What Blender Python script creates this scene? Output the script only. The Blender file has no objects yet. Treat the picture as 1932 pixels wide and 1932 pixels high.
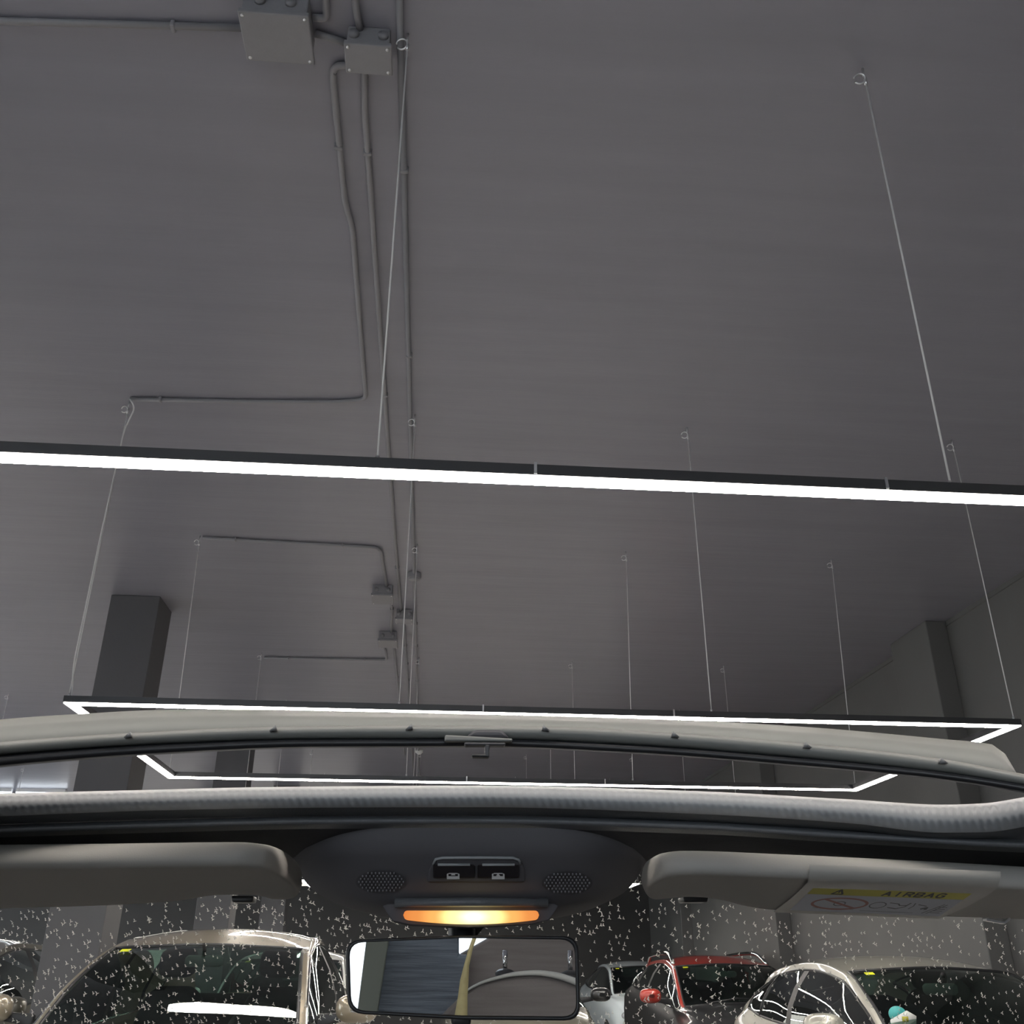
import bpy, bmesh, math, random
import numpy as np
from mathutils import Vector, Matrix
random.seed(7)
SC = bpy.context.scene
COL = SC.collection
# ------------------------------------------------------------------ camera
HC = 1.40                                   # eye height inside the car, metres
F = 1794.17                                 # focal length in pixels of the 1932 px frame
M = np.array([[0.99652227, -0.08321397, 0.00433564],
              [0.03953746, 0.42639426, -0.90367291],
              [0.07334952, 0.9007016, 0.42820144]])   # rows: camera right, down, forward
cam = bpy.data.cameras.new('camera')
cam.sensor_width = 36.0
cam.lens = F / 1932 * 36.0
cam.clip_start = 0.02
camo = bpy.data.objects.new('camera', cam)
COL.objects.link(camo)
camo.matrix_world = Matrix(((M[0][0], -M[1][0], -M[2][0], 0), (M[0][1], -M[1][1], -M[2][1], 0),
                            (M[0][2], -M[1][2], -M[2][2], HC), (0, 0, 0, 1)))
SC.camera = camo
# ------------------------------------------------------------------ view, daylight
SC.view_settings.view_transform = 'Standard'
SC.view_settings.look = 'None'
SC.view_settings.gamma = 1.0
SC.view_settings.use_curve_mapping = False
SC.view_settings.exposure = 0.0
SC.cycles.use_denoising = True
SC.cycles.max_bounces = 10
SC.cycles.transparent_max_bounces = 24
SC.cycles.caustics_reflective = False
SC.cycles.caustics_refractive = False
SC.cycles.sample_clamp_indirect = 6.0
w = bpy.data.worlds.new('overcast_sky')
SC.world = w
w.use_nodes = True
w.node_tree.nodes['Background'].inputs[0].default_value = (0.86, 0.92, 1.0, 1)
w.node_tree.nodes['Background'].inputs[1].default_value = 4.5
LED = 53.0                                  # radiance of the strip diffusers
CEIL = 4.30
XR, XL, YB, YF = 4.73, -13.0, 21.6, -6.5    # room: right wall, left wall, back wall, glazed front

# ------------------------------------------------------------------ helpers
def ray(x, y):
    return M.T @ np.array([(x - 966) / F, (y - 966) / F, 1.0])
def W(x, y, Y):                             # point at room depth Y seen at that pixel of the survey
    r = ray(x, y)
    p = r * Y / r[1]
    return (float(p[0]), float(p[1]), float(p[2] + HC))
def Wz(x, y, z):
    r = ray(x, y)
    p = r * (z - HC) / r[2]
    return (float(p[0]), float(p[1]), float(z))

def pchip(xs, ys, x):
    xs = np.asarray(xs, float); ys = np.asarray(ys, float); x = np.atleast_1d(np.asarray(x, float))
    if len(xs) == 2:
        return np.interp(x, xs, ys)
    h = np.diff(xs); d = np.diff(ys) / h
    m = np.zeros(len(xs)); m[0] = d[0]; m[-1] = d[-1]
    for i in range(1, len(xs) - 1):
        if d[i - 1] * d[i] > 0:
            w1 = 2 * h[i] + h[i - 1]; w2 = h[i] + 2 * h[i - 1]
            m[i] = (w1 + w2) / (w1 / d[i - 1] + w2 / d[i])
    k = np.clip(np.searchsorted(xs, x) - 1, 0, len(xs) - 2)
    t = np.clip((x - xs[k]) / h[k], -0.5, 1.5)
    h00 = 2 * t**3 - 3 * t**2 + 1; h10 = t**3 - 2 * t**2 + t; h01 = -2 * t**3 + 3 * t**2; h11 = t**3 - t**2
    return h00 * ys[k] + h10 * h[k] * m[k] + h01 * ys[k + 1] + h11 * h[k] * m[k + 1]

ORIG = {}
def org(parent):
    return ORIG.get(parent.name, (0, 0, 0)) if parent is not None else (0, 0, 0)
def obj(name, v, f, mat, parent=None, smooth=True, bevel=0, seg=2, solid=0, label=None, kind=None, flip=False, offset=0):
    o0 = org(parent)
    me = bpy.data.meshes.new(name)
    me.from_pydata([(p[0] - o0[0], p[1] - o0[1], p[2] - o0[2]) for p in v], [], [tuple(q) for q in f])
    bm = bmesh.new(); bm.from_mesh(me)
    bmesh.ops.remove_doubles(bm, verts=bm.verts, dist=1e-6)
    bmesh.ops.recalc_face_normals(bm, faces=bm.faces)
    if flip:
        bmesh.ops.reverse_faces(bm, faces=bm.faces)
    bm.to_mesh(me); bm.free()
    for p in me.polygons:
        p.use_smooth = smooth
    o = bpy.data.objects.new(name, me)
    COL.objects.link(o)
    if mat:
        me.materials.append(mat)
    if parent is not None:
        o.parent = parent
    ORIG[o.name] = o0
    if solid:
        s = o.modifiers.new('thick', 'SOLIDIFY'); s.thickness = solid; s.offset = offset
    if bevel:
        b = o.modifiers.new('edge', 'BEVEL'); b.width = bevel; b.segments = seg; b.limit_method = 'ANGLE'; b.angle_limit = 0.6
    if label: o['label'] = label
    if kind: o['kind'] = kind
    return o
def thing(name, label, cat, loc=(0, 0, 0), group=None):
    o = bpy.data.objects.new(name, None); COL.objects.link(o)
    o.empty_display_size = 0.1
    o.location = loc; o['label'] = label; o['category'] = cat
    if group: o['group'] = group
    ORIG[o.name] = tuple(loc)
    return o
class G:                                    # collects simple shapes into one mesh
    def __init__(s): s.v = []; s.f = []
    def add(s, v, f):
        n = len(s.v); s.v += [tuple(map(float, p)) for p in v]; s.f += [tuple(i + n for i in q) for q in f]; return s
    def box(s, a, b):
        x0, y0, z0 = a; x1, y1, z1 = b
        return s.add([(x0, y0, z0), (x1, y0, z0), (x1, y1, z0), (x0, y1, z0), (x0, y0, z1), (x1, y0, z1), (x1, y1, z1), (x0, y1, z1)],
                     [(0, 3, 2, 1), (4, 5, 6, 7), (0, 1, 5, 4), (1, 2, 6, 5), (2, 3, 7, 6), (3, 0, 4, 7)])
    def tube(s, pts, r, n=8, cap=True):
        pts = [Vector(p) for p in pts]; rings = []
        up = None
        for i, p in enumerate(pts):
            a = pts[max(i - 1, 0)]; b = pts[min(i + 1, len(pts) - 1)]
            t = (b - a).normalized()
            if up is None:
                up = Vector((0, 0, 1)) if abs(t.z) < 0.9 else Vector((1, 0, 0))
            x = t.cross(up).normalized(); up = x.cross(t).normalized()
            rr = r[i] if isinstance(r, (list, tuple)) else r
            rings.append([p + (x * math.cos(2 * math.pi * k / n) + up * math.sin(2 * math.pi * k / n)) * rr for k in range(n)])
        v = [q for R in rings for q in R]; f = []
        for i in range(len(pts) - 1):
            for k in range(n):
                f.append((i * n + k, i * n + (k + 1) % n, (i + 1) * n + (k + 1) % n, (i + 1) * n + k))
        if cap:
            f.append(tuple(range(n - 1, -1, -1))); f.append(tuple((len(pts) - 1) * n + k for k in range(n)))
        return s.add(v, f)
    def grid(s, P):                         # P[i][j] points
        ni, nj = len(P), len(P[0])
        return s.add([q for R in P for q in R], [(i * nj + j, i * nj + j + 1, (i + 1) * nj + j + 1, (i + 1) * nj + j) for i in range(ni - 1) for j in range(nj - 1)])
    def prism(s, poly, d):                  # polygon points extruded by vector d
        n = len(poly); d = Vector(d)
        v = [Vector(p) for p in poly] + [Vector(p) + d for p in poly]
        return s.add(v, [tuple(range(n))[::-1], tuple(range(n, 2 * n))] + [(k, (k + 1) % n, n + (k + 1) % n, n + k) for k in range(n)])
    def ell(s, c, r, nu=16, nv=10, z0=-1.0):
        P = []
        for i in range(nv + 1):
            a = -math.pi / 2 + math.pi * i / nv
            P.append([(c[0] + r[0] * math.cos(a) * math.cos(2 * math.pi * k / nu), c[1] + r[1] * math.cos(a) * math.sin(2 * math.pi * k / nu), c[2] + r[2] * max(z0, math.sin(a))) for k in range(nu + 1)])
        return s.grid(P)
    def torus(s, c, R, r, ax, nu=24, nv=8, a0=0, a1=2 * math.pi):
        ax = Vector(ax).normalized(); e1 = ax.orthogonal().normalized(); e2 = ax.cross(e1)
        c = Vector(c)
        return s.tube([c + (e1 * math.cos(a0 + (a1 - a0) * k / nu) + e2 * math.sin(a0 + (a1 - a0) * k / nu)) * R for k in range(nu + 1)], r, nv, cap=abs(a1 - a0) < 6.28)
    def mk(s, name, mat, parent=None, **k):
        return obj(name, s.v, s.f, mat, parent, **k)
def smoothpath(pts, n=6):                   # rounded polyline
    pts = [Vector(p) for p in pts]; out = [pts[0]]
    for i in range(1, len(pts) - 1):
        a, b, c = pts[i - 1], pts[i], pts[i + 1]
        r = min((a - b).length, (c - b).length, 0.12) * 0.5
        p = b + (a - b).normalized() * r; q = b + (c - b).normalized() * r
        for k in range(n + 1):
            t = k / n
            out.append(p * (1 - t)**2 + b * 2 * t * (1 - t) + q * t * t)
    out.append(pts[-1])
    return out

# ------------------------------------------------------------------ materials
def pm(name, col, rough=0.5, metal=0.0, coat=0.0, spec=0.5, noise=0, nscale=40, bump=0, bscale=120, stretch=(1, 1, 1), emit=None, estr=0, alpha=None, coatr=0.03):
    m = bpy.data.materials.new(name); m.use_nodes = True
    nt = m.node_tree; b = nt.nodes['Principled BSDF']
    b.inputs['Base Color'].default_value = (*col, 1); b.inputs['Roughness'].default_value = rough
    b.inputs['Metallic'].default_value = metal; b.inputs['Coat Weight'].default_value = coat
    b.inputs['Coat Roughness'].default_value = coatr
    b.inputs['Specular IOR Level'].default_value = spec
    if emit:
        b.inputs['Emission Color'].default_value = (*emit, 1); b.inputs['Emission Strength'].default_value = estr
    if noise or bump:
        tc = nt.nodes.new('ShaderNodeTexCoord'); mp = nt.nodes.new('ShaderNodeMapping'); mp.inputs['Scale'].default_value = stretch
        nt.links.new(tc.outputs['Object'], mp.inputs[0])
    if noise:
        n = nt.nodes.new('ShaderNodeTexNoise'); n.inputs['Scale'].default_value = nscale; n.inputs['Detail'].default_value = 5
        nt.links.new(mp.outputs[0], n.inputs[0])
        r = nt.nodes.new('ShaderNodeMixRGB'); r.inputs[1].default_value = (*[c * (1 - noise) for c in col], 1); r.inputs[2].default_value = (*[min(1, c * (1 + noise)) for c in col], 1)
        nt.links.new(n.outputs[0], r.inputs[0]); nt.links.new(r.outputs[0], b.inputs['Base Color'])
    if bump:
        n2 = nt.nodes.new('ShaderNodeTexNoise'); n2.inputs['Scale'].default_value = bscale; n2.inputs['Detail'].default_value = 4
        nt.links.new(mp.outputs[0], n2.inputs[0])
        bp = nt.nodes.new('ShaderNodeBump'); bp.inputs['Strength'].default_value = bump; bp.inputs['Distance'].default_value = 0.01
        nt.links.new(n2.outputs[0], bp.inputs['Height']); nt.links.new(bp.outputs[0], b.inputs['Normal'])
    return m
def glass(name, tint, refl=1.0):
    m = bpy.data.materials.new(name); m.use_nodes = True; nt = m.node_tree; nt.nodes.clear()
    out = nt.nodes.new('ShaderNodeOutputMaterial'); mx = nt.nodes.new('ShaderNodeMixShader')
    tr = nt.nodes.new('ShaderNodeBsdfTransparent'); tr.inputs[0].default_value = (*tint, 1)
    gl = nt.nodes.new('ShaderNodeBsdfGlossy'); gl.inputs['Roughness'].default_value = 0.0; gl.inputs[0].default_value = (0.95, 1, 0.98, 1)
    fr = nt.nodes.new('ShaderNodeFresnel'); fr.inputs[0].default_value = 1.52
    ge = nt.nodes.new('ShaderNodeNewGeometry'); ma = nt.nodes.new('ShaderNodeMath'); ma.operation = 'MULTIPLY_ADD'; ma.inputs[1].default_value = 1 / 1.52 - 1.52; ma.inputs[2].default_value = 1.52
    nt.links.new(ge.outputs['Backfacing'], ma.inputs[0]); nt.links.new(ma.outputs[0], fr.inputs[0])   # same reflectance from both sides of a thin pane
    mu = nt.nodes.new('ShaderNodeMath'); mu.operation = 'MULTIPLY'; mu.inputs[1].default_value = refl; mu.use_clamp = True
    nt.links.new(fr.outputs[0], mu.inputs[0]); nt.links.new(mu.outputs[0], mx.inputs[0])
    nt.links.new(tr.outputs[0], mx.inputs[1]); nt.links.new(gl.outputs[0], mx.inputs[2]); nt.links.new(mx.outputs[0], out.inputs[0])
    return m
def emis(name, col, s):
    m = bpy.data.materials.new(name); m.use_nodes = True; nt = m.node_tree; nt.nodes.clear()
    out = nt.nodes.new('ShaderNodeOutputMaterial'); e = nt.nodes.new('ShaderNodeEmission')
    e.inputs[0].default_value = (*col, 1); e.inputs[1].default_value = s
    nt.links.new(e.outputs[0], out.inputs[0])
    return m
m_ceil = pm('charcoal_ceiling_paint', (0.27, 0.272, 0.318), 0.36, spec=0.45, noise=0.12, nscale=3.0, bump=0.26, bscale=9, stretch=(0.25, 2.2, 1))
m_wallb = pm('black_wall_paint', (0.07, 0.07, 0.07), 0.6, noise=0.08, nscale=2.5, bump=0.1, bscale=60)
m_wall = pm('charcoal_wall_paint', (0.15, 0.15, 0.148), 0.55, noise=0.08, nscale=2.5, bump=0.1, bscale=60)
m_pillar = pm('dark_pillar_paint', (0.115, 0.116, 0.125), 0.6, noise=0.05, nscale=6, bump=0.08, bscale=60)
m_floor = pm('polished_grey_floor', (0.48, 0.475, 0.465), 0.25, noise=0.06, nscale=1.2)
m_pave = pm('pale_pavement', (0.6, 0.6, 0.58), 0.8, noise=0.1, nscale=4)
m_conduit = pm('painted_conduit', (0.27, 0.27, 0.29), 0.45, bump=0.05)
m_box = pm('painted_junction_box', (0.26, 0.26, 0.28), 0.5, noise=0.06, nscale=30, bump=0.06)
m_profile = pm('black_aluminium_profile', (0.055, 0.057, 0.062), 0.4, metal=0.3)
m_led = emis('led_diffuser', (1.0, 0.92, 0.84), LED)
m_tube = emis('cool_tube_light', (0.85, 0.92, 1.0), 7)
m_steel = pm('bright_steel', (0.75, 0.75, 0.76), 0.3, metal=0.85)
m_wire = pm('steel_wire', (0.85, 0.85, 0.85), 0.5, metal=0.0)
m_chrome = pm('chrome', (0.85, 0.85, 0.85), 0.06, metal=1.0)
m_defl = pm('grey_deflector_plastic', (0.20, 0.206, 0.197), 0.55, noise=0.04, nscale=8)
m_rubber = pm('black_rubber', (0.022, 0.023, 0.026), 0.4)
m_rib = pm('grey_ribbed_seal', (0.32, 0.335, 0.35), 0.45)
m_vinyl = pm('dark_vinyl_trim', (0.125, 0.132, 0.142), 0.4, bump=0.12, bscale=700)
m_headl = pm('anthracite_headlining', (0.06, 0.06, 0.066), 0.8, noise=0.1, nscale=300, bump=0.1, bscale=700)
m_visor = pm('visor_vinyl', (0.37, 0.36, 0.335), 0.6, spec=0.4, bump=0.05, bscale=900)
m_cons = pm('console_plastic', (0.115, 0.112, 0.122), 0.7, spec=0.25, bump=0.06, bscale=900)
m_btn = pm('button_plastic', (0.025, 0.022, 0.025), 0.35)
m_grill = pm('grille_cloth', (0.08, 0.078, 0.085), 0.7)
m_icon = pm('white_button_print', (0.75, 0.75, 0.75), 0.6)
m_bonnet = pm('dark_bonnet_paint', (0.02, 0.021, 0.024), 0.3, coat=1)
m_latch = pm('grey_latch_plastic', (0.055, 0.055, 0.064), 0.5)
m_dot = pm('grille_glint', (0.22, 0.22, 0.24), 0.4)  # specular glints on the grille put into a lighter grey
m_flap = pm('frosted_label_film', (0.40, 0.39, 0.36), 0.4)
m_yel = pm('yellow_print', (0.60, 0.56, 0.08), 0.6)
m_white = pm('white_print', (0.62, 0.64, 0.70), 0.6)
m_blk = pm('black_print', (0.03, 0.03, 0.03), 0.6)
m_grey = pm('grey_print', (0.16, 0.17, 0.19), 0.6)
m_red = pm('red_print', (0.42, 0.20, 0.18), 0.6)
m_mirror = pm('mirror_silver', (0.86, 0.89, 0.92), 0.0, metal=1.0)
m_dimpane = glass('dimmed_clerestory_glazing', (0.55, 0.52, 0.48), 0.8)  # warm grey tint set to dim the daylight through these panes
m_screen = glass('own_windscreen_glass', (0.95, 0.965, 0.955), 0.6)
m_pane = glass('showroom_glazing', (0.96, 0.97, 0.97), 0.8)
m_speck = bpy.data.materials.new('dried_speck'); m_speck.use_nodes = True
_n = m_speck.node_tree; _n.nodes.clear()
_o = _n.nodes.new('ShaderNodeOutputMaterial'); _m = _n.nodes.new('ShaderNodeMixShader'); _d = _n.nodes.new('ShaderNodeBsdfDiffuse'); _t = _n.nodes.new('ShaderNodeBsdfTranslucent')
for _q in (_d, _t): _q.inputs[0].default_value = (.66, .655, .62, 1)
_m.inputs[0].default_value = .5
_n.links.new(_d.outputs[0], _m.inputs[1]); _n.links.new(_t.outputs[0], _m.inputs[2]); _n.links.new(_m.outputs[0], _o.inputs[0])
m_fabric = pm('navy_roof_fabric', (0.10, 0.125, 0.16), 0.7, noise=0.75, nscale=7, stretch=(0.6, 1, 9), bump=0.4, bscale=14)
m_seat = pm('dark_seat_cloth', (0.15, 0.14, 0.14), 0.8, noise=0.3, nscale=10, stretch=(0.6, 1, 8), bump=0.2, bscale=200)
m_seatedge = pm('pale_seat_sheen', (0.45, 0.47, 0.46), 0.35)  # shine of the seat's top edge put into a pale colour
m_belt = pm('seat_belt_webbing', (0.42, 0.38, 0.20), 0.7, noise=0.2, nscale=60)
m_cpil = pm('grey_green_pillar_trim', (0.12, 0.14, 0.125), 0.6)
m_tyre = pm('tyre', (0.02, 0.02, 0.02), 0.8)
m_rim = pm('alloy_rim', (0.55, 0.55, 0.56), 0.3, metal=0.9)
m_lamp = pm('headlamp', (0.7, 0.72, 0.75), 0.1, metal=0.4, coat=1)
m_int = pm('car_interior_dark', (0.02, 0.02, 0.021), 0.8)
m_intg = pm('car_interior_grey', (0.10, 0.115, 0.11), 0.7)
m_plate = pm('number_plate', (0.8, 0.8, 0.78), 0.4)
m_sticker = pm('yellow_green_sticker', (0.72, 0.78, 0.03), 0.5)
m_teal = pm('teal_sticker', (0.10, 0.55, 0.55), 0.4)
m_paper = pm('white_card', (0.85, 0.86, 0.85), 0.5)
m_cglass = glass('car_glass', (0.42, 0.56, 0.50), 1.5)
m_sglass = glass('car_side_glass', (0.22, 0.27, 0.26), 3.2)

# ------------------------------------------------------------------ the room
def struct(name, g, mat, **k):
    k.setdefault('smooth', False)
    return g.mk(name, mat, None, kind='structure', **k)
struct('floor', G().box((XL, YF, -0.1), (XR, YB, 0)), m_floor)
cl = struct('ceiling', G().box((XL, YF, CEIL), (XR, YB, CEIL + 0.15)), m_ceil)
struct('wall_right', G().box((XR, YF, 0), (XR + 0.2, YB, CEIL)), m_wall)
struct('trim_1', G().box((XR - 0.012, YF, CEIL - 0.05), (XR, YB, CEIL - 0.035)), m_wall)
fw = G()
def glazed(name, run, bays, along, n0, mat, s0=0.0, s1=3.5, gm=None):
    """wall with window bays between heights s0 and s1, the panes in frames"""
    def bx(g, a, b, d0, d1, z0, z1):
        if along == 'front': return g.box((a, YF - d1, z0), (b, YF - d0, z1))
        if along == 'back': return g.box((a, YB + d0, z0), (b, YB + d1, z1))
        return g.box((XL - d1, a, z0), (XL - d0, b, z1))
    g = G(); xs = [run[0]] + [x for b in bays for x in b] + [run[1]]
    for i in range(0, len(xs), 2):
        bx(g, xs[i], xs[i + 1], 0, .2, 0, CEIL)
    for a, b in bays:
        bx(g, a, b, 0, .2, s1, CEIL)
        if s0 > 0: bx(g, a, b, 0, .2, 0, s0)
    struct(name, g, mat)
    for i, (a, b) in enumerate(bays):
        fr = G()
        for q in ((a, a + .07, s0, s1), (b - .07, b, s0, s1), (a, b, s1 - .07, s1), (a, b, s0, s0 + .08), ((a + b) / 2 - .03, (a + b) / 2 + .03, s0, s1)):
            bx(fr, q[0], q[1], .04, .12, q[2], q[3])
        wf = struct('window_%d' % (n0 + i), fr, m_profile)
        for k in range(2):
            x0 = a + .07 + k * ((b - a) / 2 - .04)
            bx(G(), x0, x0 + (b - a) / 2 - .10, .08, .09, s0 + .08, s1 - .07).mk('pane', gm or m_pane, wf, smooth=False)
        al = bpy.data.lights.new('window_portal', 'AREA'); al.shape = 'RECTANGLE'; al.size = b - a; al.size_y = s1 - s0
        al.cycles.is_portal = True
        ao = bpy.data.objects.new('window_portal', al); COL.objects.link(ao)
        m_ = (a + b) / 2; zz = (s0 + s1) / 2
        ao.location = {'front': (m_, YF - .25, zz), 'back': (m_, YB + .25, zz), 'left': (XL - .25, m_, zz)}[along]
        ao.rotation_euler = (math.radians(90), 0, {'front': 0, 'back': math.pi, 'left': -math.pi / 2}[along])
glazed('wall_front', (XL, XR), [(-8.4, -4.6), (-4.2, .8)], 'front', 1, m_wall)
glazed('wall_left', (YF, YB), [(4.0, 9.0), (10.0, 15.0), (16.0, 21.0)], 'left', 3, m_wall)
glazed('wall_back', (XL, XR + .2), [(-8.0, -4.9), (-4.5, -1.6)], 'back', 6, m_wallb, 2.75, 3.7, m_dimpane)
struct('ground', G().box((-60, -70, -0.12), (60, YF - 0.2, -0.02)).box((-60, YF - .2, -.12), (XL - .2, 60, -.02)), m_pave)
for k, y in enumerate((-1.9, 3.1, 8.1, 13.1, 18.1)):
    p = struct('pilaster', G().box((4.53, y, 0), (XR, y + 0.74, CEIL)), m_wall, bevel=0.008)
for y in (3.1, 8.11, 13.1, 18.1):
    struct('pillar', G().box((-2.86, y, 0), (-2.44, y + 0.42, CEIL)), m_pillar, bevel=0.006)
    struct('pillar', G().box((-10.4, y, 0), (-9.98, y + 0.42, CEIL)), m_pillar, bevel=0.006)
struct('baseboard_right', G().box((XR - 0.02, YF, 0), (XR, YB, 0.1)), m_profile)

# ------------------------------------------------------------------ suspended light frames
def led_frame(x0, x1, y0, y1, label, cxs, zb=2.545, slant=0.0):
    t = thing('suspended_light_frame', label, 'ceiling light', ((x0 + x1) / 2, (y0 + y1) / 2, zb), 'rectangular light frames hanging from the ceiling')
    wd, h = 0.056, 0.038
    pr, di = G(), G()
    for a, b in (((x0, y0), (x1, y0 + wd)), ((x0, y1 - wd), (x1, y1)), ((x0, y0 + wd), (x0 + wd, y1 - wd)), ((x1 - wd, y0 + wd), (x1, y1 - wd))):
        pr.box((a[0], a[1], zb + 0.006), (b[0], b[1], zb + h))
    e = 0.004
    X0, X1, Y0, Y1, q = x0 + e, x1 - e, y0 + e, y1 - e, wd - 2 * e
    di.box((X0, Y0, zb), (X1, Y0 + q, zb + 0.007)).box((X0, Y1 - q, zb), (X1, Y1, zb + 0.007))
    di.box((X0, Y0 + q, zb), (X0 + q, Y1 - q, zb + 0.007)).box((X1 - q, Y0 + q, zb), (X1, Y1 - q, zb + 0.007))
    pr.mk('profile', m_profile, t, smooth=False)
    di.mk('diffuser', m_led, t, smooth=False)
    for yy, hy in ((y0 + wd / 2, y0 + wd / 2), (y1 - wd / 2, y1 - wd / 2 + slant)):
        for cx in cxs:
            c = G().tube([(cx, yy, zb + h), (cx, hy, CEIL - 0.062)], 0.0030, 6).mk('suspension_cable', m_wire, t)
            g = G().torus((cx - 0.02, hy, CEIL - 0.052), 0.019, 0.0035, (0.25, 1, 0.35), 18, 6, -2.2, 3.4)
            g.tube([(cx - 0.003, hy, CEIL - 0.039), (cx - 0.001, hy, CEIL)], 0.004, 6)
            g.mk('eye_hook', m_steel, c)
            G().tube([(cx, hy, CEIL - 0.079), (cx, hy, CEIL - 0.053)], 0.006, 8).mk('ferrule', m_steel, c)
            G().tube([(cx, yy, zb + h), (cx, yy, zb + h + 0.018)], 0.006, 8).mk('gripper', m_steel, c)
        for jx in (x0 + (x1 - x0) * 0.42, x0 + (x1 - x0) * 0.62):
            G().box((jx - 0.004, yy - wd / 2 - 0.003, zb + 0.008), (jx + 0.004, yy - wd / 2 + 0.002, zb + h + 0.006)).mk('joint_light_leak', m_steel, t, smooth=False)  # steel slivers stand in for LED light leaking at the joints
    return t
FX0, FX1 = -1.824, 3.111
CX = (-1.811, -0.178, 1.443, 3.09)
led_frame(FX0, FX1, 0.32, 2.33, 'nearest rectangular light frame, its bright bar crossing the whole view', (-1.78, -0.181, 1.44, 3.06), zb=2.59, slant=-0.014)
f2 = led_frame(FX0, FX1, 4.80, 6.935, 'second light frame, seen whole above and behind the wind deflector', CX, slant=-0.165)
led_frame(FX0, FX1, 9.72, 11.75, 'third light frame, hidden but for its thin cables above the second', CX)
led_frame(FX0, FX1, 14.75, 16.75, 'farthest light frame, seen through the windscreen beside the overhead console', CX, zb=2.45)
for a, nm in ((0.343, 'nearest'), (4.80, 'second'), (9.72, 'third'), (14.70, 'farthest')):
    led_frame(-10.08, -5.08, a, a + 2.03, nm + ' light frame of the left row beyond the square pillars', (-10.05, -8.4, -6.75, -5.10))
# the power cord of the second frame
G().tube(smoothpath([(-1.79, 4.765, CEIL - 0.02), (-1.755, 4.775, CEIL - 0.07), (-1.78, 4.79, CEIL - 0.14), (-1.806, 4.82, CEIL - 0.2), (-1.816, 4.822, CEIL - 0.9), (-1.819, 4.824, 2.75), (-1.80, 4.84, 2.585)]), 0.0045, 6).mk('power_cord', m_wire, f2)
# cool tube lights far back left; two unseen ones added to brighten the ceiling
for xa, xb, yt_, lab in ((-7.72, -6.82, 19.0, 'short cool white tube light on the ceiling far back left'), (-9.3, -7.8, 19.0, 'long cool white tube light on the ceiling far back left'),
                         (-11.6, -10.1, 14.0, 'added unseen tube light on the left ceiling behind the farthest pillar'), (-12.2, -10.7, 9.2, 'added unseen tube light on the left ceiling nearest the glazing')):
    t = thing('tube_light', lab, 'ceiling light', ((xa + xb) / 2, yt_, CEIL - 0.05), 'cool tube lights on the ceiling')
    G().box((xa, yt_ - .04, CEIL - 0.06), (xb, yt_ + .04, CEIL)).mk('housing', m_paper, t, smooth=False)
    G().tube([(xa + 0.01, yt_, CEIL - 0.09), (xb - 0.01, yt_, CEIL - 0.09)], 0.04, 10).mk('tube', m_tube, t)

# ------------------------------------------------------------------ conduits and junction boxes on the ceiling
PZ = CEIL - 0.015
def conduit(pts, label, r=0.0125, clips=()):
    P = [(p[0], p[1], PZ) if len(p) == 2 else p for p in pts]
    o = G().tube(smoothpath(P), r, 10).mk('conduit_pipe', m_conduit)
    o['label'] = label; o['category'] = 'pipe'; o['group'] = 'grey conduits on the ceiling'
    for (x, y, ax) in clips:
        d = (0.008, 0.017) if ax == 'y' else (0.017, 0.008)
        G().box((x - d[1], y - d[0], PZ - r - 0.002), (x + d[1], y + d[0], CEIL)).mk('clip', m_conduit, o, bevel=0.004)
    return o
conduit([(-3.4, 2.37), (-1.57, 2.345), (-0.74, 2.30)], 'conduit running from the left picture edge into the larger box', clips=((-0.98, 2.315, 'x'), (-2.2, 2.354, 'x')))
conduit([(-0.5, 2.30), (-0.395, 2.33)], 'short conduit link joining the larger box and the smaller box')
conduit([(-0.5, 2.24), (-0.455, 2.24), (-0.45, 2.1), (-0.45, 1.2)], 'conduit elbow leaving the right side of the larger box')
conduit([(-0.352, 1.2), (-0.356, 2.17), (-0.345, 2.27)], 'conduit entering the smaller box from overhead')
conduit([(-0.39, 2.42), (-0.446, 2.425), (-0.455, 2.48), (-0.458, 3.12), (-0.437, 3.24), (-0.455, 4.66), (-0.62, 4.70), (-1.10, 4.74), (-1.79, 4.775)], 'bent conduit running to the left hook of the second light frame', clips=((-0.461, 2.8, 'y'), (-1.62, 4.765, 'x')))
conduit([(-0.335, 2.38), (-0.348, 2.6), (-0.347, 6.12), (-0.335, 8.23)], 'straight middle conduit running from the smaller box away from view', clips=((-0.3485, 2.82, 'y'), (-0.347, 4.6, 'y'), (-0.344, 7.2, 'y')))
lc_ = conduit([(-0.208, 1.2), (-0.208, 20.5)], 'long straight conduit farthest to the right along the ceiling', clips=tuple((-0.205, y, 'y') for y in (2.9, 4.2, 6.8, 8.6, 9.3, 9.9, 10.6)))
conduit([(-1.79, 6.735), (-0.50, 6.80), (-0.46, 6.87), (-0.445, 7.63)], 'bent conduit from the far hook to the third box', clips=((-1.55, 6.748, 'x'), (-0.75, 6.786, 'x')))
conduit([(-0.425, 7.86), (-0.415, 8.2), (-0.445, 8.88)], 'short conduit between the two stacked boxes', clips=((-0.416, 8.2, 'y'),))
conduit([(-0.53, 9.13), (-0.52, 9.80), (-0.56, 9.83), (-1.80, 9.87)], 'thin conduit reaching left to the third light frame', clips=((-0.75, 9.835, 'x'), (-1.55, 9.86, 'x')))
conduit([(-0.43, 9.13), (-0.425, 14.9)], 'conduit leaving the farthest box along the ceiling', clips=((-0.427, 10.5, 'y'),))
conduit([(-0.315, 8.39), (-0.305, 20.5)], 'conduit leaving the flat box along the ceiling', clips=((-0.313, 9.3, 'y'), (-0.311, 9.95, 'y'), (-0.31, 10.6, 'y')))
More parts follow.
